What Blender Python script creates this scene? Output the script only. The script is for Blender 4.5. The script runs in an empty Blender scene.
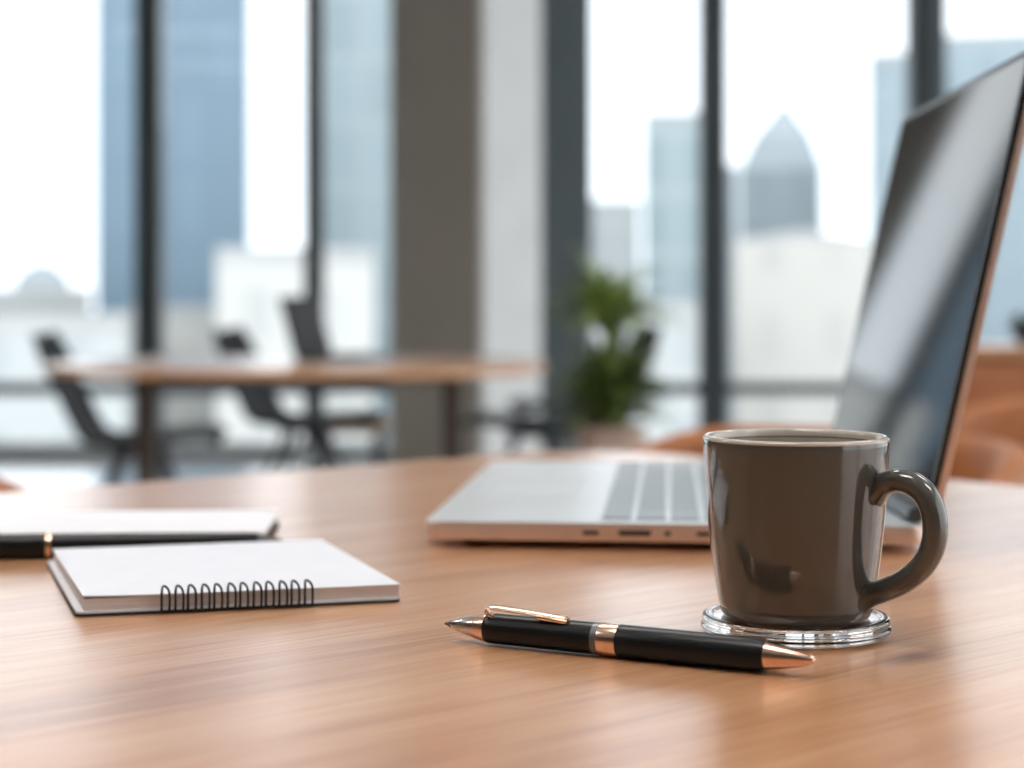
import bpy, bmesh, math, random
from mathutils import Vector, Matrix

S = bpy.context.scene
COL = S.collection
R = math.radians
PI = math.pi

# ------------------------------------------------------------------ camera
CAMZ, F, HOR = 0.903, 1750.0, 300.0        # eye height, focal length in pixels, horizon row (1024x768)
cam_d = bpy.data.cameras.new('camera')
cam = bpy.data.objects.new('camera', cam_d)
COL.objects.link(cam)
cam.location = (0, 0, CAMZ)
cam.rotation_euler = (R(90), 0, 0)
cam_d.sensor_width = 36.0
cam_d.lens = 36.0 * F / 1024.0
cam_d.shift_y = -(384 - HOR) / 1024.0
cam_d.clip_start = 0.02
cam_d.clip_end = 2000
cam_d.dof.use_dof = True
cam_d.dof.focus_distance = 0.785
cam_d.dof.aperture_fstop = 5.5
S.camera = cam

# ------------------------------------------------------------------ sky, exposure
w = bpy.data.worlds.new('overcast_sky')
S.world = w
w.use_nodes = True
nt = w.node_tree
nt.nodes.clear()
o_ = nt.nodes.new('ShaderNodeOutputWorld')
bg = nt.nodes.new('ShaderNodeBackground')
tc = nt.nodes.new('ShaderNodeTexCoord')
nz = nt.nodes.new('ShaderNodeTexNoise')
nz.inputs['Scale'].default_value = 2.2
nz.inputs['Detail'].default_value = 4
cr = nt.nodes.new('ShaderNodeValToRGB')
cr.color_ramp.elements[0].position = 0.35
cr.color_ramp.elements[0].color = (0.84, 0.92, 1.0, 1)
cr.color_ramp.elements[1].position = 0.6
cr.color_ramp.elements[1].color = (1.0, 1.0, 1.0, 1)
nt.links.new(tc.outputs['Generated'], nz.inputs['Vector'])
nt.links.new(nz.outputs['Fac'], cr.inputs['Fac'])
nt.links.new(cr.outputs['Color'], bg.inputs['Color'])
nt.links.new(bg.outputs['Background'], o_.inputs['Surface'])
bg.inputs['Strength'].default_value = 2.2
LAMP = 13.0                                  # emission of the added ceiling fill panels
S.view_settings.view_transform = 'Standard'
S.view_settings.look = 'None'
S.view_settings.gamma = 1.0
S.view_settings.use_curve_mapping = False
S.view_settings.exposure = 0.0
S.cycles.use_denoising = True
S.cycles.max_bounces = 10
S.cycles.transparent_max_bounces = 24
S.cycles.sample_clamp_indirect = 6.0
S.cycles.caustics_refractive = True

random.seed(7)

# ------------------------------------------------------------------ materials
def mat(name, color, rough=0.5, metal=0.0, coat=0.0, spec=0.5, var=0.0, scale=20.0, bump=0.0, stretch=(1, 1, 1), coat_rough=0.05):
    m = bpy.data.materials.new(name)
    m.use_nodes = True
    n = m.node_tree
    b = n.nodes['Principled BSDF']
    b.inputs['Roughness'].default_value = rough
    b.inputs['Metallic'].default_value = metal
    b.inputs['Specular IOR Level'].default_value = spec
    b.inputs['Coat Weight'].default_value = coat
    b.inputs['Coat Roughness'].default_value = coat_rough
    b.inputs['Base Color'].default_value = (*color, 1)
    t = n.nodes.new('ShaderNodeTexCoord')
    mp = n.nodes.new('ShaderNodeMapping')
    mp.inputs['Scale'].default_value = stretch
    nn = n.nodes.new('ShaderNodeTexNoise')
    nn.inputs['Scale'].default_value = scale
    nn.inputs['Detail'].default_value = 5
    n.links.new(t.outputs['Object'], mp.inputs['Vector'])
    n.links.new(mp.outputs['Vector'], nn.inputs['Vector'])
    r = n.nodes.new('ShaderNodeValToRGB')
    r.color_ramp.elements[0].position = 0.3
    r.color_ramp.elements[1].position = 0.7
    v = var
    r.color_ramp.elements[0].color = (*[c * (1 - v) for c in color], 1)
    r.color_ramp.elements[1].color = (*[min(1, c * (1 + v)) for c in color], 1)
    n.links.new(nn.outputs['Fac'], r.inputs['Fac'])
    n.links.new(r.outputs['Color'], b.inputs['Base Color'])
    if bump:
        bp = n.nodes.new('ShaderNodeBump')
        bp.inputs['Strength'].default_value = bump
        bp.inputs['Distance'].default_value = 0.001
        n.links.new(nn.outputs['Fac'], bp.inputs['Height'])
        n.links.new(bp.outputs['Normal'], b.inputs['Normal'])
    return m

def wood(name, dark, mid, light, rough=0.35, coat=0.3, scale=1.0, seams=0.0, knot=None):
    """Grain runs along the object's x axis; board seams every `seams` metres across y."""
    m = bpy.data.materials.new(name)
    m.use_nodes = True
    n = m.node_tree
    b = n.nodes['Principled BSDF']
    b.inputs['Roughness'].default_value = rough
    b.inputs['Coat Weight'].default_value = coat
    b.inputs['Coat Roughness'].default_value = 0.26
    b.inputs['Coat IOR'].default_value = 1.5
    t = n.nodes.new('ShaderNodeTexCoord')
    def noise(st, sc, det, dist=0.0):
        mp = n.nodes.new('ShaderNodeMapping')
        mp.inputs['Scale'].default_value = st
        x = n.nodes.new('ShaderNodeTexNoise')
        x.inputs['Scale'].default_value = sc
        x.inputs['Detail'].default_value = det
        x.inputs['Distortion'].default_value = dist
        n.links.new(t.outputs['Object'], mp.inputs['Vector'])
        n.links.new(mp.outputs['Vector'], x.inputs['Vector'])
        return x
    a = noise((1.2, 16, 8), 2.2 * scale, 6, 0.6)
    f = noise((4, 110, 40), 3.0 * scale, 4, 0.2)
    k = noise((1.0, 3.2, 3.0), 3.2 * scale, 3, 0.3)
    mx = n.nodes.new('ShaderNodeMath'); mx.operation = 'MULTIPLY_ADD'
    mx.inputs[1].default_value = 0.36
    n.links.new(f.outputs['Fac'], mx.inputs[0])
    m2 = n.nodes.new('ShaderNodeMath'); m2.operation = 'MULTIPLY'
    m2.inputs[1].default_value = 0.45
    n.links.new(a.outputs['Fac'], m2.inputs[0])
    m3 = n.nodes.new('ShaderNodeMath'); m3.operation = 'MULTIPLY_ADD'
    m3.inputs[1].default_value = 0.24
    n.links.new(k.outputs['Fac'], m3.inputs[0])
    n.links.new(m2.outputs[0], m3.inputs[2])
    n.links.new(m3.outputs[0], mx.inputs[2])
    r = n.nodes.new('ShaderNodeValToRGB')
    e = r.color_ramp.elements
    e[0].position = 0.36; e[0].color = (*dark, 1)
    e[1].position = 0.70; e[1].color = (*light, 1)
    q = e.new(0.52); q.color = (*mid, 1)
    n.links.new(mx.outputs[0], r.inputs['Fac'])
    col = r.outputs['Color']
    if seams:
        br = n.nodes.new('ShaderNodeTexBrick')
        br.inputs['Scale'].default_value = 1.0
        br.inputs['Brick Width'].default_value = 30.0
        br.inputs['Row Height'].default_value = seams
        br.inputs['Mortar Size'].default_value = 0.0004
        br.inputs['Color1'].default_value = (1, 1, 1, 1)
        br.inputs['Color2'].default_value = (0.93, 0.92, 0.90, 1)
        br.inputs['Mortar'].default_value = (0.45, 0.38, 0.33, 1)
        n.links.new(t.outputs['Object'], br.inputs['Vector'])
        mm = n.nodes.new('ShaderNodeMix'); mm.data_type = 'RGBA'; mm.blend_type = 'MULTIPLY'
        mm.inputs['Factor'].default_value = 1.0
        n.links.new(col, mm.inputs['A']); n.links.new(br.outputs['Color'], mm.inputs['B'])
        col = mm.outputs['Result']
    if knot:
        # a small dark knot in the board
        mk = n.nodes.new('ShaderNodeMapping')
        mk.inputs['Location'].default_value = (-knot[0] / .030, -knot[1] / .013, 0)
        mk.inputs['Scale'].default_value = (1 / .030, 1 / .013, 0)
        ln = n.nodes.new('ShaderNodeVectorMath'); ln.operation = 'LENGTH'
        kr = n.nodes.new('ShaderNodeValToRGB')
        kr.color_ramp.elements[0].position = 0.15
        kr.color_ramp.elements[0].color = (0.38, 0.30, 0.26, 1)
        kr.color_ramp.elements[1].position = 1.0
        kr.color_ramp.elements[1].color = (1, 1, 1, 1)
        mm = n.nodes.new('ShaderNodeMix'); mm.data_type = 'RGBA'; mm.blend_type = 'MULTIPLY'
        mm.inputs['Factor'].default_value = 1.0
        n.links.new(t.outputs['Object'], mk.inputs['Vector'])
        n.links.new(mk.outputs['Vector'], ln.inputs[0])
        n.links.new(ln.outputs['Value'], kr.inputs['Fac'])
        n.links.new(col, mm.inputs['A']); n.links.new(kr.outputs['Color'], mm.inputs['B'])
        col = mm.outputs['Result']
    n.links.new(col, b.inputs['Base Color'])
    bp = n.nodes.new('ShaderNodeBump')
    bp.inputs['Strength'].default_value = 0.12
    bp.inputs['Distance'].default_value = 0.0006
    n.links.new(mx.outputs[0], bp.inputs['Height'])
    n.links.new(bp.outputs['Normal'], b.inputs['Normal'])
    return m

def glass_thin(name):
    m = bpy.data.materials.new(name)
    m.use_nodes = True
    n = m.node_tree
    n.nodes.clear()
    o = n.nodes.new('ShaderNodeOutputMaterial')
    tr = n.nodes.new('ShaderNodeBsdfTransparent')
    tr.inputs['Color'].default_value = (0.975, 0.985, 0.985, 1)
    gl = n.nodes.new('ShaderNodeBsdfGlossy')
    gl.inputs['Roughness'].default_value = 0.02
    fr = n.nodes.new('ShaderNodeFresnel')
    fr.inputs['IOR'].default_value = 1.3
    mx = n.nodes.new('ShaderNodeMixShader')
    n.links.new(fr.outputs[0], mx.inputs[0])
    n.links.new(tr.outputs[0], mx.inputs[1])
    n.links.new(gl.outputs[0], mx.inputs[2])
    n.links.new(mx.outputs[0], o.inputs['Surface'])
    return m

def glass_solid(name):
    m = bpy.data.materials.new(name)
    m.use_nodes = True
    b = m.node_tree.nodes['Principled BSDF']
    b.inputs['Base Color'].default_value = (0.97, 0.99, 0.985, 1)
    b.inputs['Roughness'].default_value = 0.02
    b.inputs['Transmission Weight'].default_value = 1.0
    b.inputs['IOR'].default_value = 1.48
    return m

def facade(name, wall, pane, wx=1.6, wz=3.2, mortar=0.35, rough=0.35):
    m = bpy.data.materials.new(name)
    m.use_nodes = True
    n = m.node_tree
    b = n.nodes['Principled BSDF']
    b.inputs['Roughness'].default_value = rough
    t = n.nodes.new('ShaderNodeTexCoord')
    sp = n.nodes.new('ShaderNodeSeparateXYZ')
    ad = n.nodes.new('ShaderNodeMath'); ad.operation = 'ADD'
    cb = n.nodes.new('ShaderNodeCombineXYZ')
    br = n.nodes.new('ShaderNodeTexBrick')
    br.offset = 0.0
    br.inputs['Scale'].default_value = 1.0
    br.inputs['Brick Width'].default_value = wx
    br.inputs['Row Height'].default_value = wz
    br.inputs['Mortar Size'].default_value = mortar
    br.inputs['Color1'].default_value = (*pane, 1)
    br.inputs['Color2'].default_value = (*[c * 0.9 for c in pane], 1)
    br.inputs['Mortar'].default_value = (*wall, 1)
    n.links.new(t.outputs['Object'], sp.inputs[0])
    n.links.new(sp.outputs['X'], ad.inputs[0]); n.links.new(sp.outputs['Y'], ad.inputs[1])
    n.links.new(ad.outputs[0], cb.inputs['X']); n.links.new(sp.outputs['Z'], cb.inputs['Y'])
    n.links.new(cb.outputs[0], br.inputs['Vector'])
    n.links.new(br.outputs['Color'], b.inputs['Base Color'])
    return m

def emit(name, color, s):
    m = bpy.data.materials.new(name)
    m.use_nodes = True
    n = m.node_tree
    b = n.nodes['Principled BSDF']
    b.inputs['Base Color'].default_value = (0.8, 0.8, 0.8, 1)
    b.inputs['Emission Color'].default_value = (*color, 1)
    b.inputs['Emission Strength'].default_value = s
    return m

M = dict(
    table=wood('oak_tabletop', (0.37, 0.15, 0.06), (0.62, 0.30, 0.14), (0.76, 0.45, 0.255), 0.33, 1.0, 1.0, 0.0, (-.637, -.862)),
    bgwood=wood('warm_wood', (0.44, 0.20, 0.085), (0.56, 0.28, 0.125), (0.66, 0.36, 0.18), 0.34, 1.0),
    cabinet=wood('cabinet_wood', (0.26, 0.085, 0.03), (0.35, 0.12, 0.045), (0.43, 0.16, 0.06), 0.45, 0.1),
    stool=wood('stool_wood', (0.26, 0.15, 0.08), (0.36, 0.22, 0.12), (0.45, 0.28, 0.16), 0.5, 0.0),
    brownleg=mat('bronze_painted_steel', (0.06, 0.045, 0.036), 0.5, var=0.1),
    leather=mat('tan_leather', (0.38, 0.13, 0.036), 0.5, var=0.12, scale=30, bump=0.2),
    blackshell=mat('black_plastic', (0.014, 0.017, 0.020), 0.65, spec=0.25, var=0.1),
    blackmetal=mat('black_metal', (0.03, 0.034, 0.038), 0.4, metal=0.3, var=0.1),
    mull=mat('charcoal_window_frame', (0.050, 0.062, 0.068), 0.45, var=0.1, scale=3),
    jamb=mat('slate_blue_panel', (0.12, 0.15, 0.165), 0.5, var=0.1, scale=3),
    sill=mat('pale_grey_sill', (0.40, 0.43, 0.44), 0.5, var=0.05, scale=3),
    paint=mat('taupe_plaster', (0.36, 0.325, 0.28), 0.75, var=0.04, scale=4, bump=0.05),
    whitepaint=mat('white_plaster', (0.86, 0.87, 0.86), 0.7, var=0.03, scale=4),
    wallp=mat('taupe_wall', (0.11, 0.095, 0.085), 0.8, var=0.08, scale=3),
    ceil=mat('white_ceiling', (0.72, 0.72, 0.71), 0.9, var=0.03, scale=4),
    floor=mat('pale_polished_floor', (0.88, 0.89, 0.90), 0.16, coat=0.6, var=0.06, scale=1.5),
    ceramic=mat('taupe_glazed_ceramic', (0.086, 0.083, 0.073), 0.10, coat=0.6, var=0.05, scale=6, coat_rough=0.04),
    ceramic_in=mat('cream_glazed_inside', (0.52, 0.46, 0.38), 0.2, coat=0.4, var=0.04),
    ceramic_lip=mat('cream_glazed_lip', (0.52, 0.46, 0.39), 0.18, coat=0.5, var=0.05),
    alu=mat('brushed_aluminium', (0.86, 0.895, 0.92), 0.34, metal=0.62, var=0.03, scale=60, stretch=(1, 12, 1)),
    rose=mat('rose_aluminium', (0.80, 0.64, 0.555), 0.36, metal=0.7, var=0.03, scale=60, stretch=(1, 12, 1)),  # laptop metal with the table's warm reflection painted into its colour
    key=mat('grey_keycap', (0.36, 0.42, 0.46), 0.5, var=0.06),
    keywell=mat('pale_key_well', (0.78, 0.82, 0.84), 0.4, metal=0.6, var=0.03),
    port=mat('dark_port', (0.02, 0.02, 0.02), 0.6, var=0.1),
    rubber=mat('black_rubber', (0.012, 0.012, 0.013), 0.8, var=0.1),
    screen=mat('black_display_glass', (0.006, 0.007, 0.008), 0.05, coat=0.0, spec=0.2, var=0.0, coat_rough=0.03),
    matte=mat('matte_dark_display', (0.04, 0.043, 0.047), 0.7, var=0.03, spec=0.2),
    bezel=mat('black_bezel', (0.008, 0.008, 0.009), 0.25, var=0.1),
    hinge=mat('grey_hinge', (0.10, 0.115, 0.125), 0.4, metal=0.5, var=0.1),
    penblack=mat('black_satin_lacquer', (0.008, 0.009, 0.010), 0.34, coat=0.1, spec=0.25, var=0.1, coat_rough=0.2),
    copper=mat('rose_gold_metal', (0.83, 0.55, 0.40), 0.20, metal=1.0, var=0.04),
    silver=mat('steel_metal', (0.62, 0.58, 0.55), 0.18, metal=1.0, var=0.04),
    greyring=mat('grey_ring', (0.16, 0.16, 0.16), 0.35, metal=0.6, var=0.05),
    paper=mat('white_paper', (0.80, 0.815, 0.87), 0.75, var=0.015, scale=60),
    pages=mat('page_edges', (0.72, 0.66, 0.63), 0.85, var=0.12, scale=8, stretch=(1, 1, 220)),
    board=mat('black_board', (0.03, 0.03, 0.034), 0.7, var=0.1),
    whiteboard=mat('white_card_cover', (0.90, 0.90, 0.93), 0.6, var=0.02),
    wire=mat('dark_wire', (0.025, 0.022, 0.02), 0.35, metal=0.5, var=0.05),
    pot=mat('pinkish_clay_pot', (0.55, 0.40, 0.32), 0.7, var=0.08, scale=8),
    soil=mat('soil', (0.05, 0.035, 0.025), 0.95, var=0.3, scale=40),
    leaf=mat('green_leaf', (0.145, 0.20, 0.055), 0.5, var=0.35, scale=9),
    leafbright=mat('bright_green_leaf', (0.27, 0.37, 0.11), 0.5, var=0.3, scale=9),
    leafdark=mat('dark_leaf', (0.05, 0.055, 0.035), 0.55, var=0.3, scale=12),
    stem=mat('pale_stem', (0.34, 0.36, 0.26), 0.7, var=0.15),
    darkpot=mat('dark_ceramic_pot', (0.06, 0.055, 0.05), 0.4, var=0.1),
    glass=glass_thin('window_glass'),
    clear=glass_solid('clear_glass'),
    lamp=emit('lamp_diffuser', (1.0, 0.965, 0.93), LAMP),
    lampframe=mat('white_lamp_frame', (0.8, 0.8, 0.8), 0.5),
    ground=mat('pale_city_ground', (0.46, 0.47, 0.47), 0.9, var=0.2, scale=0.05),
)

# ------------------------------------------------------------------ mesh helpers
def box(bm, x0, x1, y0, y1, z0, z1, bev=0.0, seg=2, mtx=None):
    r = bmesh.ops.create_cube(bm, size=1.0)
    vs = r['verts']
    bmesh.ops.scale(bm, verts=vs, vec=(x1 - x0, y1 - y0, z1 - z0))
    bmesh.ops.translate(bm, verts=vs, vec=((x0 + x1) / 2, (y0 + y1) / 2, (z0 + z1) / 2))
    if mtx is not None:
        bmesh.ops.transform(bm, matrix=mtx, verts=vs)
    if bev:
        es = list({e for v in vs for e in v.link_edges})
        bmesh.ops.bevel(bm, geom=es, offset=bev, segments=seg, affect='EDGES', profile=0.5)
    return bm

def lathe(bm, prof, n=48, mtx=None, closed=False):
    """prof: (r, z) list, spun about z. r=0 ends become poles."""
    rings = []
    for (r, z) in prof:
        if r < 1e-7:
            rings.append([bm.verts.new((0, 0, z))])
        else:
            rings.append([bm.verts.new((r * math.cos(2 * PI * i / n), r * math.sin(2 * PI * i / n), z)) for i in range(n)])
    pairs = list(zip(rings[:-1], rings[1:]))
    if closed:
        pairs.append((rings[-1], rings[0]))
    for a, b in pairs:
        if len(a) == 1 and len(b) == 1:
            continue
        for i in range(n):
            j = (i + 1) % n
            if len(a) == 1:
                bm.faces.new((a[0], b[i], b[j]))
            elif len(b) == 1:
                bm.faces.new((a[i], a[j], b[0]))
            else:
                bm.faces.new((a[i], a[j], b[j], b[i]))
    vs = [v for r in rings for v in r]
    if mtx is not None:
        bmesh.ops.transform(bm, matrix=mtx, verts=vs)
    return bm

def catmull(pts, n=8):
    P = [Vector(p) for p in pts]
    P = [P[0] * 2 - P[1]] + P + [P[-1] * 2 - P[-2]]
    out = []
    for i in range(1, len(P) - 2):
        for k in range(n):
            t = k / n
            a, b, c, d = P[i - 1], P[i], P[i + 1], P[i + 2]
            out.append(0.5 * ((2 * b) + (c - a) * t + (2 * a - 5 * b + 4 * c - d) * t * t + (3 * b - a - 3 * c + d) * t ** 3))
    out.append(P[-2])
    return out

def tube(bm, pts, rad, n=12, up=(0, 0, 1), sx=1.0, sy=1.0):
    """Swept tube; rad a number or a list; sx/sy squash of the section."""
    P = [Vector(p) for p in pts]
    N = len(P)
    rs = rad if isinstance(rad, (list, tuple)) else [rad] * N
    prev = None
    rings = []
    for i in range(N):
        t = (P[min(i + 1, N - 1)] - P[max(i - 1, 0)]).normalized()
        if prev is None:
            u = Vector(up)
            if abs(u.dot(t)) > 0.95:
                u = Vector((1, 0, 0))
            a = (u - t * u.dot(t)).normalized()
        else:
            a = (prev - t * prev.dot(t)).normalized()
        prev = a
        b = t.cross(a)
        rings.append([bm.verts.new(P[i] + a * (rs[i] * sx * math.cos(2 * PI * k / n)) + b * (rs[i] * sy * math.sin(2 * PI * k / n))) for k in range(n)])
    for r0, r1 in zip(rings[:-1], rings[1:]):
        for k in range(n):
            j = (k + 1) % n
            bm.faces.new((r0[k], r0[j], r1[j], r1[k]))
    bm.faces.new(list(reversed(rings[0])))
    bm.faces.new(rings[-1])
    return bm

def prism(bm, outline, z0, z1, bev=0.0, seg=3):
    a = [bm.verts.new((x, y, z0)) for x, y in outline]
    b = [bm.verts.new((x, y, z1)) for x, y in outline]
    n = len(a)
    bot = bm.faces.new(list(reversed(a)))
    top = bm.faces.new(b)
    for i in range(n):
        j = (i + 1) % n
        bm.faces.new((a[i], a[j], b[j], b[i]))
    if bev:
        es = list(top.edges) + list(bot.edges)
        bmesh.ops.bevel(bm, geom=es, offset=bev, segments=seg, affect='EDGES', profile=0.5)
    return bm

def rrect(x0, x1, y0, y1, r, n=8):
    out = []
    rr = r if isinstance(r, (list, tuple)) else [r] * 4
    for (cx, cy, a0, q) in ((x1 - rr[0], y1 - rr[0], 0, rr[0]), (x0 + rr[1], y1 - rr[1], 90, rr[1]), (x0 + rr[2], y0 + rr[2], 180, rr[2]), (x1 - rr[3], y0 + rr[3], 270, rr[3])):
        for k in range(n + 1):
            a = R(a0 + 90 * k / n)
            out.append((cx + q * math.cos(a), cy + q * math.sin(a)))
    return out

def obj(name, bm, m, parent=None, smooth=True, loc=None, rot=None, angle=35):
    bmesh.ops.recalc_face_normals(bm, faces=bm.faces[:])
    me = bpy.data.meshes.new(name)
    bm.to_mesh(me)
    bm.free()
    me.materials.append(m)
    if smooth:
        for p in me.polygons:
            p.use_smooth = True
        me.set_sharp_from_angle(angle=R(angle))
    o = bpy.data.objects.new(name, me)
    COL.objects.link(o)
    if parent is not None:
        o.parent = parent
    if loc is not None:
        o.location = loc
    if rot is not None:
        o.rotation_euler = rot
    return o

def tag(o, label, cat, group=None):
    o['label'] = label
    o['category'] = cat
    if group:
        o['group'] = group
    return o

def thing(name, label, cat, loc=(0, 0, 0), rotz=0.0, group=None):
    o = bpy.data.objects.new(name, None)
    o.empty_display_size = 0.05
    COL.objects.link(o)
    o.location = loc
    o.rotation_euler = (0, 0, rotz)
    return tag(o, label, cat, group)

def struct(name, bm, m, parent=None, smooth=False):
    o = obj(name, bm, m, parent, smooth)
    o['kind'] = 'structure'
    return o

def dup(root, loc, rotz, label):
    r = root.copy()
    COL.objects.link(r)
    r.location = loc
    r.rotation_euler = (0, 0, rotz)
    r['label'] = label
    for ch in list(root.children):
        c = ch.copy()
        COL.objects.link(c)
        c.parent = r
        for g in list(ch.children):
            d = g.copy()
            COL.objects.link(d)
            d.parent = c
    return r

def X(px, d):
    return (px - 512.0) / F * d

def Z(py, d):
    return CAMZ - (py - HOR) / F * d

nb = bmesh.new

# ------------------------------------------------------------------ the room
XL, XR, YB, YW, CH = -5.6, 4.6, -3.2, 10.06, 3.7
struct('floor', box(nb(), XL - .2, XR + .2, YB - .2, YW + .25, -0.2, 0), M['floor'])
struct('ceiling', box(nb(), XL - .2, XR + .2, YB - .2, YW + .25, CH, CH + .2), M['ceil'])
struct('wall_left', box(nb(), XL - .2, XL, YB, YW + .2, 0, CH), M['wallp'])
struct('wall_back', box(nb(), XL, XR, YB - .2, YB, 0, CH), M['wallp'])

# window wall ahead: mullions and jambs (photo columns), rails, panes
WD = 0.16
mull = [(-2, 26), (147, 26), (313, 19), (565, 54), (714, 27), (923, 24)]
xs = []
x_extra = [(-4.9, 0.14), (-3.95, 0.14)]
for x, wd in x_extra:
    xs.append((x, wd))
for px, wpx in mull[1:]:
    xs.append((X(px, YW), wpx / F * YW))
xs.append((3.55, 0.16))
ti = 1
for i, (x, wd) in enumerate(xs):
    m = M['jamb'] if wd > 0.25 else M['mull']
    struct('trim_%d' % ti, box(nb(), x - wd / 2, x + wd / 2, YW, YW + WD, 0.075, CH, 0.006), m)
    ti += 1
struct('trim_%d' % ti, box(nb(), XL, XR, YW - .01, YW + WD + .01, 0, 0.075, 0.004), M['sill']); ti += 1
edges = [XL] + [v for x, wd in xs for v in (x - wd / 2, x + wd / 2)] + [XR]
wi = 1
for a, b in zip(edges[0::2], edges[1::2]):
    if b - a < 0.05:
        continue
    win = obj('window_%d' % wi, box(nb(), a, b, YW + .03, YW + .12, 0.355, 0.425, 0.004), M['mull'], smooth=False)
    win['kind'] = 'structure'
    obj('upper_pane', box(nb(), a + .002, b - .002, YW + .07, YW + .085, 0.427, CH), M['glass'], win, smooth=False)
    obj('lower_pane', box(nb(), a + .002, b - .002, YW + .07, YW + .085, 0.077, 0.353), M['glass'], win, smooth=False)
    wi += 1
struct('trim_%d' % ti, box(nb(), X(935.5, YW), X(948, YW), YW + .02, YW + .14, 0.4255, CH, 0.004), M['jamb']); ti += 1
# added, unseen window wall on the right, to light the table and pillar
ys = [YB + .06, -0.6, 2.0, 4.7, 7.4, YW - .06]
for y in ys:
    struct('trim_%d' % ti, box(nb(), XR + .001, XR + WD, y - .06, y + .06, 0.075, CH, 0.006), M['mull']); ti += 1
struct('trim_%d' % ti, box(nb(), XR + .001, XR + WD + .01, YB, YW, 0, 0.075, 0.004), M['mull']); ti += 1
for a, b in zip(ys[:-1], ys[1:]):
    win = obj('window_%d' % wi, box(nb(), XR + .03, XR + .12, a + .06, b - .06, 0.355, 0.425, 0.004), M['mull'], smooth=False)
    win['kind'] = 'structure'
    obj('upper_pane', box(nb(), XR + .07, XR + .085, a + .062, b - .062, 0.427, CH), M['glass'], win, smooth=False)
    obj('lower_pane', box(nb(), XR + .07, XR + .085, a + .062, b - .062, 0.077, 0.353), M['glass'], win, smooth=False)
    wi += 1

# pillar turned so that one face looks towards the added right-hand windows
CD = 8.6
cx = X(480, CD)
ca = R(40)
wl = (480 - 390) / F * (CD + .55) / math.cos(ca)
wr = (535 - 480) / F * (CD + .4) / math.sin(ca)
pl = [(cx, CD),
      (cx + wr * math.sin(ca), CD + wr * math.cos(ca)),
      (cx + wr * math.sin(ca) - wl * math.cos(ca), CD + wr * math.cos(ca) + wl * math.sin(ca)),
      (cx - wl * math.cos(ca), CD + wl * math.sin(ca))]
struct('pillar', prism(nb(), pl, 0, CH), M['paint'])  # taupe darkened to carry the shade of the left face
# thin white panel standing for the daylight on the pillar's right-hand face
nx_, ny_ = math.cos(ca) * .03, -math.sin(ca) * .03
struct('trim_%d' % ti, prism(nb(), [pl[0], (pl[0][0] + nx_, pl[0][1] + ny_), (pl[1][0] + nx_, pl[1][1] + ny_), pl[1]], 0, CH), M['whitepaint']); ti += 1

# added ceiling panels, out of view, that brighten the table and pillar
first = None
for iy, y in enumerate((0.5, 3.0)):
    for ix, x in enumerate((-3.3, -0.5, 2.3)):
        nm = ('left', 'middle', 'right')[ix] + ' row, ' + ('over the near table', 'between the two tables')[iy]
        lab = 'white ceiling light panel in the ' + nm
        if first is None:
            first = thing('ceiling_light', lab, 'light', (x, y, CH), 0, 'ceiling light panels')
            b = nb()
            for (q0, q1, r0, r1) in ((-.62, .62, -.32, -.30), (-.62, .62, .30, .32), (-.62, -.60, -.30, .30), (.60, .62, -.30, .30)):
                box(b, q0, q1, r0, r1, -0.15, -0.0005)
            obj('frame', b, M['lampframe'], first, smooth=False)
            obj('diffuser', box(nb(), -.598, .598, -.298, .298, -0.03, -0.01), M['lamp'], first, smooth=False)
        else:
            dup(first, (x, y, CH), 0, lab)

# ------------------------------------------------------------------ outside: the city
GZ = -34.0
struct('ground', box(nb(), -500, 500, YW + 6, 700, GZ - 1, GZ), M['ground'])

def building(name, label, px0, px1, py, d, depth, m, roofm, cap=True, group='city buildings'):
    x0, x1, z1 = X(px0, d), X(px1, d), Z(py, d)
    t = thing(name, label, 'building', ((x0 + x1) / 2, d, GZ), -math.atan2((x0 + x1) / 2, d), group)
    hw, h = (x1 - x0) / 2, z1 - GZ
    obj('facade', box(nb(), -hw, hw, 0, depth, 0, h), m, t, smooth=False)
    if cap:
        b = nb()
        box(b, -hw, hw, -0.0, 0.3, h, h + 0.5)
        box(b, -hw, hw, depth - .3, depth, h, h + 0.5)
        box(b, -hw, -hw + .3, .3, depth - .3, h, h + 0.5)
        box(b, hw - .3, hw, .3, depth - .3, h, h + 0.5)
        obj('parapet', b, roofm, t, smooth=False)
    return t, hw, h

fc = dict(  # distance haze is mixed into the pale, bluish tower colours
    blue=facade('blue_curtain_wall', (0.165, 0.245, 0.32), (0.185, 0.275, 0.355), 1.5, 3.4, 0.18, 0.3),
    cyan=facade('pale_cyan_curtain_wall', (0.44, 0.52, 0.545), (0.40, 0.495, 0.53), 2.4, 3.4, 0.25, 0.3),
    white=facade('white_render', (0.56, 0.56, 0.54), (0.52, 0.53, 0.52), 2.2, 3.0, 0.75, 0.7),
    cream=facade('cream_render', (0.55, 0.54, 0.51), (0.53, 0.525, 0.50), 2.4, 3.2, 0.8, 0.7),
    grey=facade('grey_stone', (0.36, 0.385, 0.39), (0.33, 0.36, 0.37), 2.0, 3.2, 0.6, 0.7),
    slate=facade('slate_blue_stone', (0.38, 0.43, 0.46), (0.36, 0.41, 0.445), 2.6, 3.4, 0.7, 0.6),
    teal=facade('teal_curtain_wall', (0.42, 0.50, 0.52), (0.34, 0.43, 0.46), 3.0, 3.4, 0.35, 0.3),
    sky=facade('light_blue_curtain_wall', (0.37, 0.45, 0.495), (0.345, 0.425, 0.475), 1.8, 3.4, 0.2, 0.3),
    pale=facade('pale_grey_render', (0.48, 0.505, 0.51), (0.44, 0.47, 0.48), 2.2, 3.2, 0.7, 0.7),
)
rp = mat('roof_concrete', (0.45, 0.46, 0.46), 0.9, var=0.08, scale=0.4)
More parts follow.
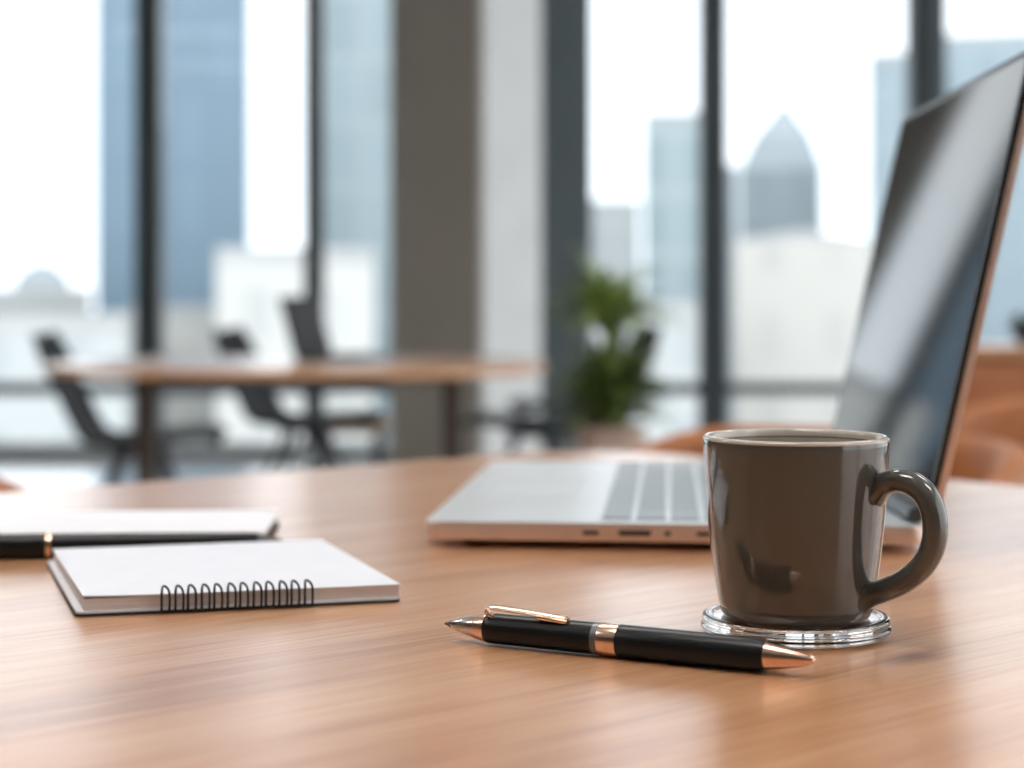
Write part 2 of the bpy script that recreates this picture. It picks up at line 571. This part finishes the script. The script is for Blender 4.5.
slate_roof = mat('slate_roof', (0.37, 0.42, 0.455), 0.7, var=0.1, scale=0.6)  # slate paled for haze
building('glass_tower', 'tall blue glass tower behind the leftmost dark mullion', 98, 249, -260, 78, 24, fc['blue'], rp)
building('glass_tower', 'tall pale cyan glass tower just left of the pillar', 322, 402, -260, 92, 22, fc['cyan'], rp)
building('office_block', 'white mid-rise block in front of the blue glass tower', 217, 374, 264, 52, 14, fc['white'], rp)
building('office_block', 'low white block at the foot of the blue glass tower', 128, 216, 322, 58, 14, fc['white'], rp)
t, hw, h = building('domed_building', 'pale grey building with a rounded dome left of the blue tower', -30, 90, 302, 62, 12, fc['grey'], rp)
obj('dome', lathe(nb(), [(1.15, 0), (1.1, .5), (.95, .95), (.65, 1.3), (.3, 1.48), (0, 1.53)], 32), slate_roof, t, loc=(.45, 5, h))
building('office_block', 'long low white block below the dome at the left', -60, 126, 333, 48, 10, fc['pale'], rp)
building('glass_tower', 'slim teal glass tower beside the middle-right mullion', 644, 704, 121, 96, 16, fc['teal'], rp)
building('office_tower', 'faint pale grey tower left of the slim teal tower', 588, 640, 206, 150, 20, fc['pale'], rp)
# gabled tower with a steep pointed roof
d = 118
t, hw, h = building('spired_tower', 'slate blue tower with a steep pointed roof', 739, 822, 168, d, 11, fc['slate'], slate_roof, False)
b = nb()
ap = (X(785, d) - t.location.x, 5.5, Z(90, d) - GZ)
base = [(-hw, 0, h), (hw, 0, h), (hw, 11, h), (-hw, 11, h)]
mh = h + .45 * (ap[2] - h)
mid = [(-hw * .62, 1.8, mh), (hw * .74, 1.8, mh), (hw * .74, 9.2, mh), (-hw * .62, 9.2, mh)]
vb = [b.verts.new(p) for p in base]
vm = [b.verts.new(p) for p in mid]
va = b.verts.new(ap)
for i in range(4):
    j = (i + 1) % 4
    b.faces.new((vb[i], vb[j], vm[j], vm[i]))
    b.faces.new((vm[i], vm[j], va))
b.faces.new(list(reversed(vb)))
obj('spire_roof', b, slate_roof, t, smooth=False)
building('office_tower', 'flat slate shoulder block left of the pointed tower', 722, 737, 172, 132, 10, fc['slate'], rp)
d = 66
t, hw, h = building('apartment_block', 'cream block below the pointed tower with a low gable', 734, 872, 240, d, 14, fc['cream'], rp, False)
b = nb()
g = [(-hw, 0, h), (hw, 0, h), (0, 0, h + 0.4)]
v0 = [b.verts.new(p) for p in g]
v1 = [b.verts.new((p[0], 14, p[2])) for p in g]
b.faces.new(v0); b.faces.new(list(reversed(v1)))
for i in range(3):
    j = (i + 1) % 3
    b.faces.new((v0[i], v1[i], v1[j], v0[j]))
obj('gable_roof', b, rp, t, smooth=False)
building('office_block', 'low pale block below the slim teal tower', 585, 722, 318, 55, 10, fc['pale'], rp)
building('glass_tower', 'light blue glass tower left of the rightmost mullion', 869, 925, 60, 104, 16, fc['sky'], rp)
building('glass_tower', 'light blue glass tower right of the rightmost mullion', 946, 1060, 40, 112, 18, fc['sky'], rp)

# ------------------------------------------------------------------ the near table
TZ = 0.75
UA = R(41)
corner = Vector((0.088, 1.818, 0))
tbl = thing('conference_table', 'large warm oak table with a rounded corner filling the foreground', 'table', (corner.x, corner.y, 0), UA)
b = nb()
prism(b, rrect(-2.35, 0, -1.45, 0, [0.10, 0.12, 0.12, 0.12], 12), TZ - 0.032, TZ, 0.003, 3)
obj('tabletop', b, M['table'], tbl)
for lx in (-2.15, -0.25):
    for ly in (-1.25, -0.2):
        b = nb()
        lathe(b, [(0, 0), (.02, 0), (.022, .004), (.032, TZ - .036), (.032, TZ - .033), (0, TZ - .033)], 24)
        obj('leg', b, M['brownleg'], tbl, loc=(lx, ly, 0))
obj('apron_frame', box(nb(), -2.1, -0.3, -1.2, -0.25, TZ - .062, TZ - .0325, .003), M['brownleg'], tbl)

# ------------------------------------------------------------------ coaster and mug
MX, MY = 0.1306, 0.806
CT = 0.0075
b = nb()
lathe(b, [(0, 0), (.0405, 0), (.0425, .0007), (.0434, .0022), (.0434, .0034), (.0424, .0042), (.0426, .0052), (.0430, .0062), (.0424, .0078), (.0408, .0083),
          (.0386, .0080), (.0376, CT), (.0366, CT - .0002), (0, CT - .0002)], 96)
tag(obj('coaster', b, M['clear'], loc=(MX, MY, TZ + .0003), angle=60), 'round clear glass coaster with a raised rim under the mug', 'coaster')

mug = thing('mug', 'glossy taupe ceramic mug standing on the glass coaster', 'mug', (MX, MY, TZ + .0003 + CT), R(-37))
MH = 0.0826
b = nb()
outer = [(0, .0012), (.026, .0012), (.028, 0), (.0315, 0), (.0336, .0012), (.0347, .0035), (.0356, .008), (.0372, .018), (.0389, .031), (.0404, .046), (.0416, .062), (.0423, .076), (.04255, MH - .0035)]
inner = [(.0395, MH - .0035), (.0392, .07), (.0384, .055), (.0368, .035), (.035, .018), (.033, .0085), (.028, .0055), (0, .005)]
lip = [(.04255, MH - .0035), (.0425, MH - .0012), (.0418, MH - .0002), (.0410, MH), (.0402, MH - .0002), (.0396, MH - .0012), (.0395, MH - .0035)]
lathe(b, outer + lip[1:-1] + inner, 128)
obj('body', b, M['ceramic'], mug, angle=70)
b = nb()
lathe(b, [(r_ - .0002, z_) for r_, z_ in inner[:-2]] + [(.028, .0058), (0, .0053)], 96)
obj('interior', b, M['ceramic_in'], mug, angle=70)
# rounded band along the lip, its catch of light painted in as cream
b = nb()
lathe(b, [(.0423, MH - .0018), (.04265, MH - .0013), (.0423, MH - .0005), (.0417, MH + .0002), (.0409, MH + .0005), (.0400, MH + .0001), (.0393, MH - .0012), (.0391, MH - .0030)], 128, closed=True)
obj('rim', b, M['ceramic_lip'], mug, angle=80)
hb = [(.0385, .0595), (.0440, .0640), (.0500, .0655), (.0560, .0635), (.0608, .0580), (.0632, .0490), (.0628, .0390), (.0590, .0295), (.0525, .0220), (.0450, .0170), (.0385, .0140), (.0345, .0125)]
pts = catmull([(.0385 + (p[0] - .0385) * 1.19, 0, p[1] - .0002) for p in hb], 8)
rad = []
for i in range(len(pts)):
    s = i / (len(pts) - 1)
    r = 0.0050 + 0.0004 * math.sin(PI * s)
    r += 0.0026 * max(0, 1 - s / 0.10) ** 2 + 0.0026 * max(0, 1 - (1 - s) / 0.14) ** 2
    rad.append(r)
b = nb()
tube(b, pts, rad, 28, up=(0, 1, 0), sx=1.2, sy=1.0)
obj('handle', b, M['ceramic'], mug, angle=80)

# ------------------------------------------------------------------ near pen
def pen(name, label, p0, p1, zr):
    a, c = Vector(p0), Vector(p1)
    L = (c - a).length
    t = thing(name, label, 'pen', (a.x, a.y, TZ), math.atan2(c.y - a.y, c.x - a.x), 'black and rose gold pens')
    mx = Matrix.Translation((0, 0, zr)) @ Matrix.Rotation(R(90), 4, 'Y')
    def part(nm, prof, m, par=t, ang=40):
        return obj(nm, lathe(nb(), prof, 40, mx), m, par, angle=ang)
    return t, L, part

# tip (445,622) -> far end (816,661); axis 7 mm above the table
ZR = 0.0071
def onplane(px, py, z):
    dd = (CAMZ - TZ - z) * F / (py - HOR)
    return (X(px, dd), dd, 0)
p0 = onplane(445, 623.5, ZR)
p1 = onplane(815, 660.5, ZR)
t, L, part = pen('pen', 'black and rose gold pen lying on the table in front of the mug', p0, p1, ZR)
s0, s1 = 0.0222, L - 0.0205
part('nib', [(0, 0), (.0005, .0), (.0008, .0012), (.0018, .0034), (.0016, .0038), (0, .0038)], M['greyring'])
part('tip_cone', [(0, .0034), (.0017, .0035), (.0024, .0050), (.0038, .0100), (.0051, .0160), (.0051, .0162), (0, .0162)], M['silver'])
part('tip_band', [(0, .0162), (.0052, .0162), (.0063, .0216), (.0063, s0), (0, s0)], M['copper'])
part('barrel', [(0, s0), (.0061, s0), (.0066, s0 + .0008), (.0067, s0 + .004), (.0069, 0.0725), (.00700, 0.0750), (.0068, 0.0750), (0, 0.0750)], M['penblack'])
part('grey_collar', [(0, 0.0750), (.0070, 0.0750), (.0070, 0.0780), (0, 0.0780)], M['greyring'])
part('center_band', [(0, 0.0780), (.00705, 0.0780), (.0071, 0.0783), (.0071, 0.0863), (.00705, 0.0866), (0, 0.0866)], M['copper'])
part('grip_barrel', [(0, 0.0866), (.0070, 0.0866), (.0071, 0.0871), (.0071, .11), (.0070, s1 - .004), (.0066, s1), (0, s1)], M['penblack'])
part('end_cone', [(0, s1), (.0060, s1), (.0059, s1 + .0008), (.0046, s1 + .008), (.0030, s1 + .0155), (.0021, s1 + .0186), (.0016, s1 + .0200), (.0006, L), (0, L)], M['copper'], ang=50)
# clip: flat strip springing from a loop near the tip, tilted a little towards the back
tilt = Matrix.Rotation(R(20), 4, 'X')
c = catmull([(.0232, 0, .0062), (.0206, 0, .0074), (.0203, 0, .0092), (.0225, 0, .0104), (.032, 0, .0101), (.044, 0, .0093), (.0530, 0, .0085), (.0585, 0, .0080)], 6)
c = [tilt @ (v + Vector((.0030, 0, .0002))) + Vector((0, 0, ZR)) for v in c]
b = nb()
tube(b, c, [0.0010] * len(c), 12, up=tilt @ Vector((0, 1, 0)), sx=2.1, sy=.6)
cl = obj('clip', b, M['copper'], t, angle=60)
b = nb()
box(b, .0485, .0632, -.0025, .0025, .0074, .0096, .0009, 3, Matrix.Translation((0, 0, ZR)) @ tilt @ Matrix.Translation((.05, 0, .0083)) @ Matrix.Rotation(R(4.5), 4, 'Y') @ Matrix.Translation((-.05, 0, -.0083)))
obj('clip_end', b, M['copper'], cl)

# ------------------------------------------------------------------ second pen, at the left, in front of the white pad
p0 = (-0.335, 1.028, 0)
p1 = (-0.1385, 1.058, 0)
t, L, part = pen('pen', 'black pen with a copper band lying along the front of the white pad', p0, p1, .0074)
part('barrel', [(0, .0), (.0058, 0), (.0072, .0012), (.0074, .004), (.0074, .0600), (0, .0600)], M['penblack'])
part('center_band', [(0, .0600), (.0073, .0600), (.0073, .0630), (0, .0630)], M['copper'])
part('grip_barrel', [(0, .0630), (.0070, .0630), (.0066, .12), (.0052, L - .016), (.0050, L - .015), (0, L - .015)], M['penblack'])
part('tip_cone', [(0, L - .015), (.0046, L - .015), (.0022, L - .004), (.0008, L), (0, L)], M['greyring'])

# ------------------------------------------------------------------ white pad behind it
pad = thing('notepad', 'closed white pad with dark edge lying behind the spiral notebook', 'notepad', (-0.328, 1.072, TZ + .0002), R(3))
obj('back_cover', prism(nb(), rrect(0, .176, 0, .112, .004), 0, .0016, .0003), M['board'], pad)
obj('page_block', box(nb(), .002, .173, .002, .110, .0016, .0086), M['pages'], pad, smooth=False)
obj('front_cover', prism(nb(), rrect(0, .176, 0, .112, .004), .0086, .0098, .0003), M['whiteboard'], pad)

# ------------------------------------------------------------------ spiral notebook
nbk = thing('spiral_notebook', 'white spiral notebook with dark wire binding lying on the table', 'notebook', (-0.2104, 0.8430, TZ + .0003), R(15.3))
NW, NL = 0.1600, 0.176
obj('back_cover', prism(nb(), rrect(0, NW, 0, NL, .003), 0, .0011, .0002), M['board'], nbk)
obj('card_backing', prism(nb(), rrect(.0006, NW - .0006, .0006, NL - .001, .003), .0011, .0024, .0002), M['whiteboard'], nbk)
b = nb()
box(b, .0042, NW - .001, .0012, NL - .002, .0024, .0082)
pb = obj('page_block', b, M['pages'], nbk, smooth=False)
# top sheets: a gently lifting page at the near left corner
def sheet(bm, x0, x1, y0, y1, z, th, lift):
    nx, ny = 16, 12
    top, bot = [], []
    for j in range(ny + 1):
        for i in range(nx + 1):
            u, v = i / nx, j / ny
            dz = lift * max(0, 1 - u / .38) ** 2 * max(0, 1 - v / 1.1) ** 1.0
            x, y = x0 + (x1 - x0) * u, y0 + (y1 - y0) * v
            top.append(bm.verts.new((x, y, z + dz + th)))
            bot.append(bm.verts.new((x, y, z + dz)))
    q = lambda i, j: j * (nx + 1) + i
    for j in range(ny):
        for i in range(nx):
            bm.faces.new((top[q(i, j)], top[q(i + 1, j)], top[q(i + 1, j + 1)], top[q(i, j + 1)]))
            bm.faces.new((bot[q(i, j)], bot[q(i, j + 1)], bot[q(i + 1, j + 1)], bot[q(i + 1, j)]))
    for i in range(nx):
        for j, s in ((0, 1), (ny, -1)):
            bm.faces.new((top[q(i, j)], bot[q(i, j)], bot[q(i + 1, j)], top[q(i + 1, j)]))
    for j in range(ny):
        for i in (0, nx):
            bm.faces.new((top[q(i, j)], top[q(i, j + 1)], bot[q(i, j + 1)], bot[q(i, j)]))
    return bm
obj('top_sheet', sheet(nb(), .0035, NW - .0004, .0006, NL - .001, .0083, .0007, .0011), M['paper'], nbk)
# continuous twin-loop wire bent around the near edge
x0, x1, turns = .0405, .1165, 12
pitch = (x1 - x0) / turns
wl_ = pitch * .60
ctrl = []
for k in range(turns):
    a0 = x0 + k * pitch + (.0003 if k % 2 else 0)
    a1 = a0 + wl_
    ctrl += [(a0, .0040, .0008), (a0, -.0010, .0008), (a0, -.0030, .0030), (a0, -.0031, .0085), (a0 + .0003, -.0018, .0112), (a0 + .0011, .0012, .0124),
             ((a0 + a1) / 2, .0026, .0126), (a1 - .0011, .0012, .0124), (a1 - .0003, -.0018, .0112), (a1, -.0031, .0085), (a1, -.0030, .0030), (a1, -.0010, .0008), (a1, .0040, .0008)]
obj('wire_coil', tube(nb(), catmull(ctrl, 5), .00062, 8), M['wire'], nbk, angle=80)
for ch_ in nbk.children:
    for v in ch_.data.vertices:
        v.co.x -= .07 * v.co.y

# ------------------------------------------------------------------ laptop
LW, LD = 0.410, 0.306          # along the hinge, front to back
lx0, ly0 = -0.0545, 1.080
ax = R(-5.2)
lap = thing('laptop', 'open silver laptop with a black screen standing behind the mug', 'laptop', (lx0, ly0, TZ), ax)
BZ0, BZ1 = 0.0055, 0.0163
def base_outline(i):
    return rrect(i, LD - i, i, LW - i, .010 - i * .5, 6)
b = nb()
prism(b, base_outline(0), BZ0, BZ1, .0016, 3)
obj('base', b, M['rose'], lap)
obj('deck', prism(nb(), rrect(.0012, LD - .0012, .0012, LW - .0012, .009, 6), BZ1 - .0002, BZ1 + .0002, 0), M['alu'], lap)
for fx in (.03, LD - .03):
    for fy in (.03, LW - .03):
        obj('foot', lathe(nb(), [(0, .0002), (.007, .0002), (.008, .001), (.008, BZ0), (0, BZ0)], 20), M['rubber'], lap, loc=(fx, fy, 0))
for (c, wd, hh) in ((.103, .010, .0028), (.130, .020, .0036), (.150, .004, .0030), (.172, .009, .0028)):
    b = nb()
    box(b, c - wd / 2, c + wd / 2, -.0003, .004, .0106 - hh / 2, .0106 + hh / 2, .0007, 2)
    obj('port', b, M['port'], lap)
tp = nb()
prism(tp, rrect(.020, .088, .132, .276, .005), BZ1 + .00025, BZ1 + .0005, 0)
obj('trackpad', tp, M['keywell'], lap)
kb = obj('keyboard', prism(nb(), rrect(.107, .236, .014, LW - .014, .004), BZ1 + .00025, BZ1 + .0006, 0), M['keywell'], lap)
KP = (LW - .032) / 14
for r in range(6):
    kx0 = .1095 + r * .0212
    if r == 0:
        widths = [1, 1, 1, 1.2, 5.2, 1.2, 1, 1, 1.4]
    elif r in (1, 2):
        widths = [2.0 - .2 * r] + [1] * 10 + [2.0 + .2 * r]
    else:
        widths = [1] * 14 if r > 3 else [1.5] + [1] * 11 + [1.5]
    sc = (LW - .032) / sum(widths)
    y = .016
    for wd in widths:
        b = nb()
        prism(b, rrect(kx0, kx0 + .0178, y + .001, y + wd * sc - .001, .0016, 3), BZ1 + .0007, BZ1 + .0018, .0004, 1)
        obj('key', b, M['key'], kb)
        y += wd * sc
# hinge and lid
obj('hinge', tube(nb(), [(LD - .005, .018, BZ1 + .0048), (LD - .004 - .068 * LW, LW - .018, BZ1 + .0048)], .0048, 20), M['hinge'], lap)
lid_tilt = R(12.6)
LY = R(3.3)                     # the lid sits slightly skewed on its hinge
lidm = Matrix.Translation((LD - .001, 0, BZ1 + .0035)) @ Matrix.Rotation(LY, 4, 'Z') @ Matrix.Rotation(-R(90) + lid_tilt, 4, 'Y')
# lid frame: x up along the lid, y along the hinge, z: glass side negative x world -> local +z points at the keyboard side
LL = 0.293
b = nb()
prism(b, rrect(.003, LL, 0, LW, .008, 6), -.0072, -.0026, .0012, 3)
bmesh.ops.transform(b, matrix=lidm, verts=b.verts[:])
lid = obj('lid', b, M['rose'], lap)
b = nb()
prism(b, rrect(.004, LL - .0012, .0012, LW - .0012, .007, 6), -.0026, .0010, .0003, 1)
bmesh.ops.transform(b, matrix=lidm, verts=b.verts[:])
obj('bezel', b, M['bezel'], lid)
b = nb()
prism(b, rrect(.012, LL - .006, .006, LW - .006, .004, 6), .0010, .0013, 0)
bmesh.ops.transform(b, matrix=lidm, verts=b.verts[:])
obj('screen', b, M['screen'], lid)

# ------------------------------------------------------------------ tan tub chairs round the near table
def make_tub(label, loc, rz):
    t = thing('tub_chair', label, 'chair', loc, rz, 'tan leather tub chairs')
    # faces +x locally; back at -x
    b = nb()
    prism(b, rrect(-.24, .25, -.25, .25, .08, 8), .36, .46, .03, 4)
    obj('seat', b, M['leather'], t)
    b = nb()
    n = 36
    rings = []
    for i in range(n + 1):
        a = R(180 - 118 + 236 * i / n)
        s = abs(i / n - .5) * 2
        top = .725 - .11 * max(0, (s - .45) / .55) ** 1.6
        ro, ri = .315, .268
        bot = .34
        ring = []
        for (rr, zz) in ((ri, bot), (ri, top - .02), (ri + .01, top - .006), ((ro + ri) / 2, top), (ro - .008, top - .006), (ro, top - .02), (ro, bot)):
            ring.append(b.verts.new((rr * math.cos(a), rr * math.sin(a), zz)))
        rings.append(ring)
    for r0, r1 in zip(rings[:-1], rings[1:]):
        for k in range(7):
            j = (k + 1) % 7
            b.faces.new((r0[k], r0[j], r1[j], r1[k]))
    b.faces.new(rings[0]); b.faces.new(list(reversed(rings[-1])))
    obj('backrest', b, M['leather'], t, angle=50)
    for sx in (-1, 1):
        for sy in (-1, 1):
            obj('leg', tube(nb(), [(sx * .17, sy * .18, .36), (sx * .22, sy * .22, .001)], [.016, .010], 12), M['brownleg'], t)
    return t
tub = make_tub('tan leather tub chair behind the laptop, its curved back left of the mug', (0.33, 2.20, 0), R(-139))
dup(tub, (X(1075, 3.0), 2.95, 0), R(-139), 'tan leather tub chair showing right of the laptop screen')
dup(tub, (-0.688, 1.62, 0), R(-49), 'tan leather tub chair at the left edge of the photo')

# ------------------------------------------------------------------ far table
FZ = 0.72
ft = thing('meeting_table', 'far wooden table with rounded ends and dark legs before the windows', 'table', (X(301, 5.15), 5.15, 0), 0)
ta, tb_ = 0.725, 0.60
ol = []
for k in range(96):
    a = 2 * PI * k / 96
    e = 2 / 2.7
    ol.append((ta * math.copysign(abs(math.cos(a)) ** e, math.cos(a)), tb_ * math.copysign(abs(math.sin(a)) ** e, math.sin(a))))
obj('tabletop', prism(nb(), ol, FZ - .021, FZ, .004, 3), M['bgwood'], ft)
for lx in (X(148, 5.0), X(452, 5.0)):
    xx = lx - ft.location.x
    b = nb()
    box(b, xx - .026, xx + .026, -.20, -.14, .041, FZ - .0215, .003)
    obj('leg', b, M['brownleg'], ft)
    obj('foot', box(nb(), xx - .03, xx + .03, -.45, .12, .001, .04, .004), M['brownleg'], ft)
x0, x1 = X(148, 5.0) - ft.location.x, X(452, 5.0) - ft.location.x
obj('apron', box(nb(), x0 + .0265, x1 - .0265, -.19, .10, FZ - .05, FZ - .0215, .003), M['brownleg'], ft)

# laptop standing open on the far table
fl = thing('laptop', 'dark laptop standing open on the far table, seen from the side', 'laptop', (X(314, 5.45), 5.42, FZ + .0005), R(-14))
obj('base', prism(nb(), rrect(0, .22, -.16, .16, .012), .0, .014, .002, 2), M['hinge'], fl)
mm_ = Matrix.Translation((.003, 0, .0145)) @ Matrix.Rotation(R(-106), 4, 'Y')
b = nb()
prism(b, rrect(0, .185, -.16, .16, .012), -.004, .004, .001, 2)
bmesh.ops.transform(b, matrix=mm_, verts=b.verts[:])
ld = obj('lid', b, M['blackshell'], fl)
b = nb()
prism(b, rrect(.010, .177, -.152, .152, .006), -.0052, -.0041, 0)
bmesh.ops.transform(b, matrix=mm_, verts=b.verts[:])
obj('screen', b, M['matte'], ld)
obj('keyboard', prism(nb(), rrect(.06, .17, -.14, .14, .004), .0141, .016, .0004, 1), M['blackshell'], fl)

# ------------------------------------------------------------------ black shell chairs
def make_chair(label, loc, rz):
    t = thing('shell_chair', label, 'chair', loc, rz, 'black shell chairs')
    prof = catmull([(.25, 0, .450), (.20, 0, .466), (.05, 0, .452), (-.10, 0, .440), (-.170, 0, .462), (-.218, 0, .540), (-.268, 0, .640), (-.335, 0, .788)], 6)
    b = nb()
    n = 14
    vt, vb = [], []
    for i, p in enumerate(prof):
        s = i / (len(prof) - 1)
        half = .225 - .02 * s + .012 * math.sin(PI * s)
        if s < .08:
            half *= .86 + .14 * (s / .08) ** .5
        if s > .90:
            half *= 1 - .32 * ((s - .90) / .10) ** 2
        tg = (prof[min(i + 1, len(prof) - 1)] - prof[max(i - 1, 0)]).normalized()
        nr = Vector((tg.z, 0, -tg.x))
        rowt, rowb = [], []
        for k in range(n + 1):
            u = 2 * k / n - 1
            cup = .035 * u * u * (0.4 + .6 * s)
            q = Vector((p.x, half * u, p.z)) + nr * cup
            rowt.append(b.verts.new(q + nr * .007))
            rowb.append(b.verts.new(q - nr * .007))
        vt.append(rowt); vb.append(rowb)
    m_ = len(vt)
    for i in range(m_ - 1):
        for k in range(n):
            b.faces.new((vt[i][k], vt[i][k + 1], vt[i + 1][k + 1], vt[i + 1][k]))
            b.faces.new((vb[i][k], vb[i + 1][k], vb[i + 1][k + 1], vb[i][k + 1]))
        b.faces.new((vt[i][0], vt[i + 1][0], vb[i + 1][0], vb[i][0]))
        b.faces.new((vt[i][n], vb[i][n], vb[i + 1][n], vt[i + 1][n]))
    for k in range(n):
        b.faces.new((vt[0][k], vb[0][k], vb[0][k + 1], vt[0][k + 1]))
        b.faces.new((vt[-1][k], vt[-1][k + 1], vb[-1][k + 1], vb[-1][k]))
    obj('seat_shell', b, M['blackshell'], t, angle=60)
    for sx in (-1, 1):
        for sy in (-1, 1):
            obj('leg', tube(nb(), [(sx * .05, sy * .06, .428), (sx * .21 - .01, sy * .21, .001)], [.012, .009], 10), M['blackmetal'], t)
    obj('hub', box(nb(), -.09, .09, -.09, .09, .418, .436, .006), M['blackmetal'], t)
    return t
ch = make_chair('black shell chair at the left end of the far table', (X(142, 5.6), 5.6, 0), R(4))
dup(ch, (X(306, 6.5), 6.5, 0), R(-9), 'black shell chair tucked behind the far table near its middle')
dup(ch, (X(532, 6.25), 6.25, 0), R(176), 'black shell chair facing left, just left of the potted plant')
dup(ch, (X(580, 7.0), 7.15, 0), R(192), 'black shell chair behind the potted plant, its back showing right')

# wooden stool right of the dark mullion
st = thing('stool', 'low wooden stool behind the far table beside the pillar', 'stool', (X(352, 6.9), 6.9, 0), R(0))
obj('seat', prism(nb(), rrect(-.14, .14, -.14, .14, .03), .385, .425, .006, 2), M['stool'], st)
for sx in (-1, 1):
    for sy in (-1, 1):
        obj('leg', tube(nb(), [(sx * .10, sy * .10, .384), (sx * .125, sy * .125, .001)], [.014, .011], 10), M['blackmetal'], st)

# ------------------------------------------------------------------ potted plant
def blade(bm, base, direction, length, width, droop, fold=.25, seg=7):
    dv = Vector(direction).normalized()
    side = dv.cross(Vector((0, 0, 1)))
    if side.length < 1e-3:
        side = Vector((1, 0, 0))
    side.normalize()
    p = Vector(base)
    L_, Rr, C_ = [], [], []
    cur = dv.copy()
    for i in range(seg + 1):
        s = i / seg
        wd = width * (math.sin(PI * min(1, .12 + .88 * s)) ** .7) * .5 if s < 1 else 0.0004
        upv = side.cross(cur).normalized()
        C_.append(bm.verts.new(p))
        L_.append(bm.verts.new(p + side * wd + upv * wd * fold))
        Rr.append(bm.verts.new(p - side * wd + upv * wd * fold))
        p = p + cur * (length / seg)
        cur = (cur + Vector((0, 0, -droop / seg))).normalized()
    for i in range(seg):
        bm.faces.new((C_[i], L_[i], L_[i + 1], C_[i + 1]))
        bm.faces.new((Rr[i], C_[i], C_[i + 1], Rr[i + 1]))

PD = 5.5
px_, pz = X(611, PD), Z(425, PD)
pl_ = thing('potted_plant', 'leafy green plant with a tall tuft in a clay pot', 'plant', (px_, PD, 0))
obj('pot', lathe(nb(), [(0, .001), (.075, .001), (.085, .012), (.100, pz - .06), (.108, pz - .055), (.110, pz), (.100, pz), (.096, pz - .03), (0, pz - .03)], 40), M['pot'], pl_)
obj('soil', lathe(nb(), [(0, pz - .0298), (.095, pz - .0298), (.095, pz - .02), (0, pz - .012)], 30), M['soil'], pl_)
rnd = random.Random(3)
b = nb()
for i in range(300):
    a = rnd.uniform(0, 2 * PI)
    el = rnd.uniform(.15, 1.35)
    r0 = rnd.uniform(0, .06)
    zb = pz - .01 + rnd.uniform(0, .15)
    dv = (math.cos(a) * math.cos(el), math.sin(a) * math.cos(el), math.sin(el))
    blade(b, (r0 * math.cos(a), r0 * math.sin(a), zb), dv, rnd.uniform(.13, .20), rnd.uniform(.026, .045), rnd.uniform(.3, 1.3), seg=5)
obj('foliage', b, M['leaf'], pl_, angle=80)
tz = Z(335, PD)
b = nb()
tube(b, catmull([(-.005, 0, pz - .02), (.005, .01, (pz + tz) / 2), (-.012, 0, tz + .03)], 8), .011, 10)
obj('stem', b, M['stem'], pl_)
b = nb()
for i in range(95):
    a = rnd.uniform(0, 2 * PI)
    el = rnd.uniform(.45, 1.3)
    dv = (math.cos(a) * math.cos(el), math.sin(a) * math.cos(el), math.sin(el))
    blade(b, (-.012, 0, tz + rnd.uniform(-.02, .05)), dv, rnd.uniform(.20, .29), rnd.uniform(.026, .042), rnd.uniform(.7, 1.6), seg=7)
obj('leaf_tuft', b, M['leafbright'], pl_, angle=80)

# ------------------------------------------------------------------ sideboard at the right and the plant on it
SD = 4.9
sb = thing('sideboard', 'reddish wooden sideboard behind the tan chair at the right', 'sideboard', (X(935, SD), SD, 0))
sh = Z(347, SD)
obj('body', box(nb(), 0, 1.5, .02, .45, .08, sh - .031, .003), M['cabinet'], sb)
obj('top', box(nb(), -.015, 1.515, -.01, .46, sh - .03, sh, .004), M['bgwood'], sb)
for k in range(3):
    dr = obj('door', box(nb(), .006 + k * .498, .494 + k * .498, -.002, .0195, .09, sh - .045, .003), M['cabinet'], sb)
    obj('handle', box(nb(), .45 + k * .498, .462 + k * .498, -.02, -.0022, .40, .55, .003), M['blackmetal'], dr)
for lx in (.06, 1.44):
    for ly in (.07, .40):
        obj('leg', box(nb(), lx - .025, lx + .025, ly - .025, ly + .025, .001, .0795, .004), M['brownleg'], sb)
dp = thing('potted_plant', 'small dark plant in a dark bowl on the sideboard', 'plant', (X(1032, SD + .2), SD + .2, sh + .0005))
obj('pot', lathe(nb(), [(0, 0), (.03, 0), (.055, .025), (.06, .05), (.055, .05), (.05, .035), (0, .035)], 30), M['darkpot'], dp)
b = nb()
for i in range(90):
    a = rnd.uniform(0, 2 * PI)
    el = rnd.uniform(.2, 1.4)
    dv = (math.cos(a) * math.cos(el), math.sin(a) * math.cos(el), math.sin(el))
    blade(b, (.03 * math.cos(a), .03 * math.sin(a), .036), dv, rnd.uniform(.04, .085), .016, rnd.uniform(.3, 1.2), seg=5)
obj('foliage', b, M['leafdark'], dp, angle=80)
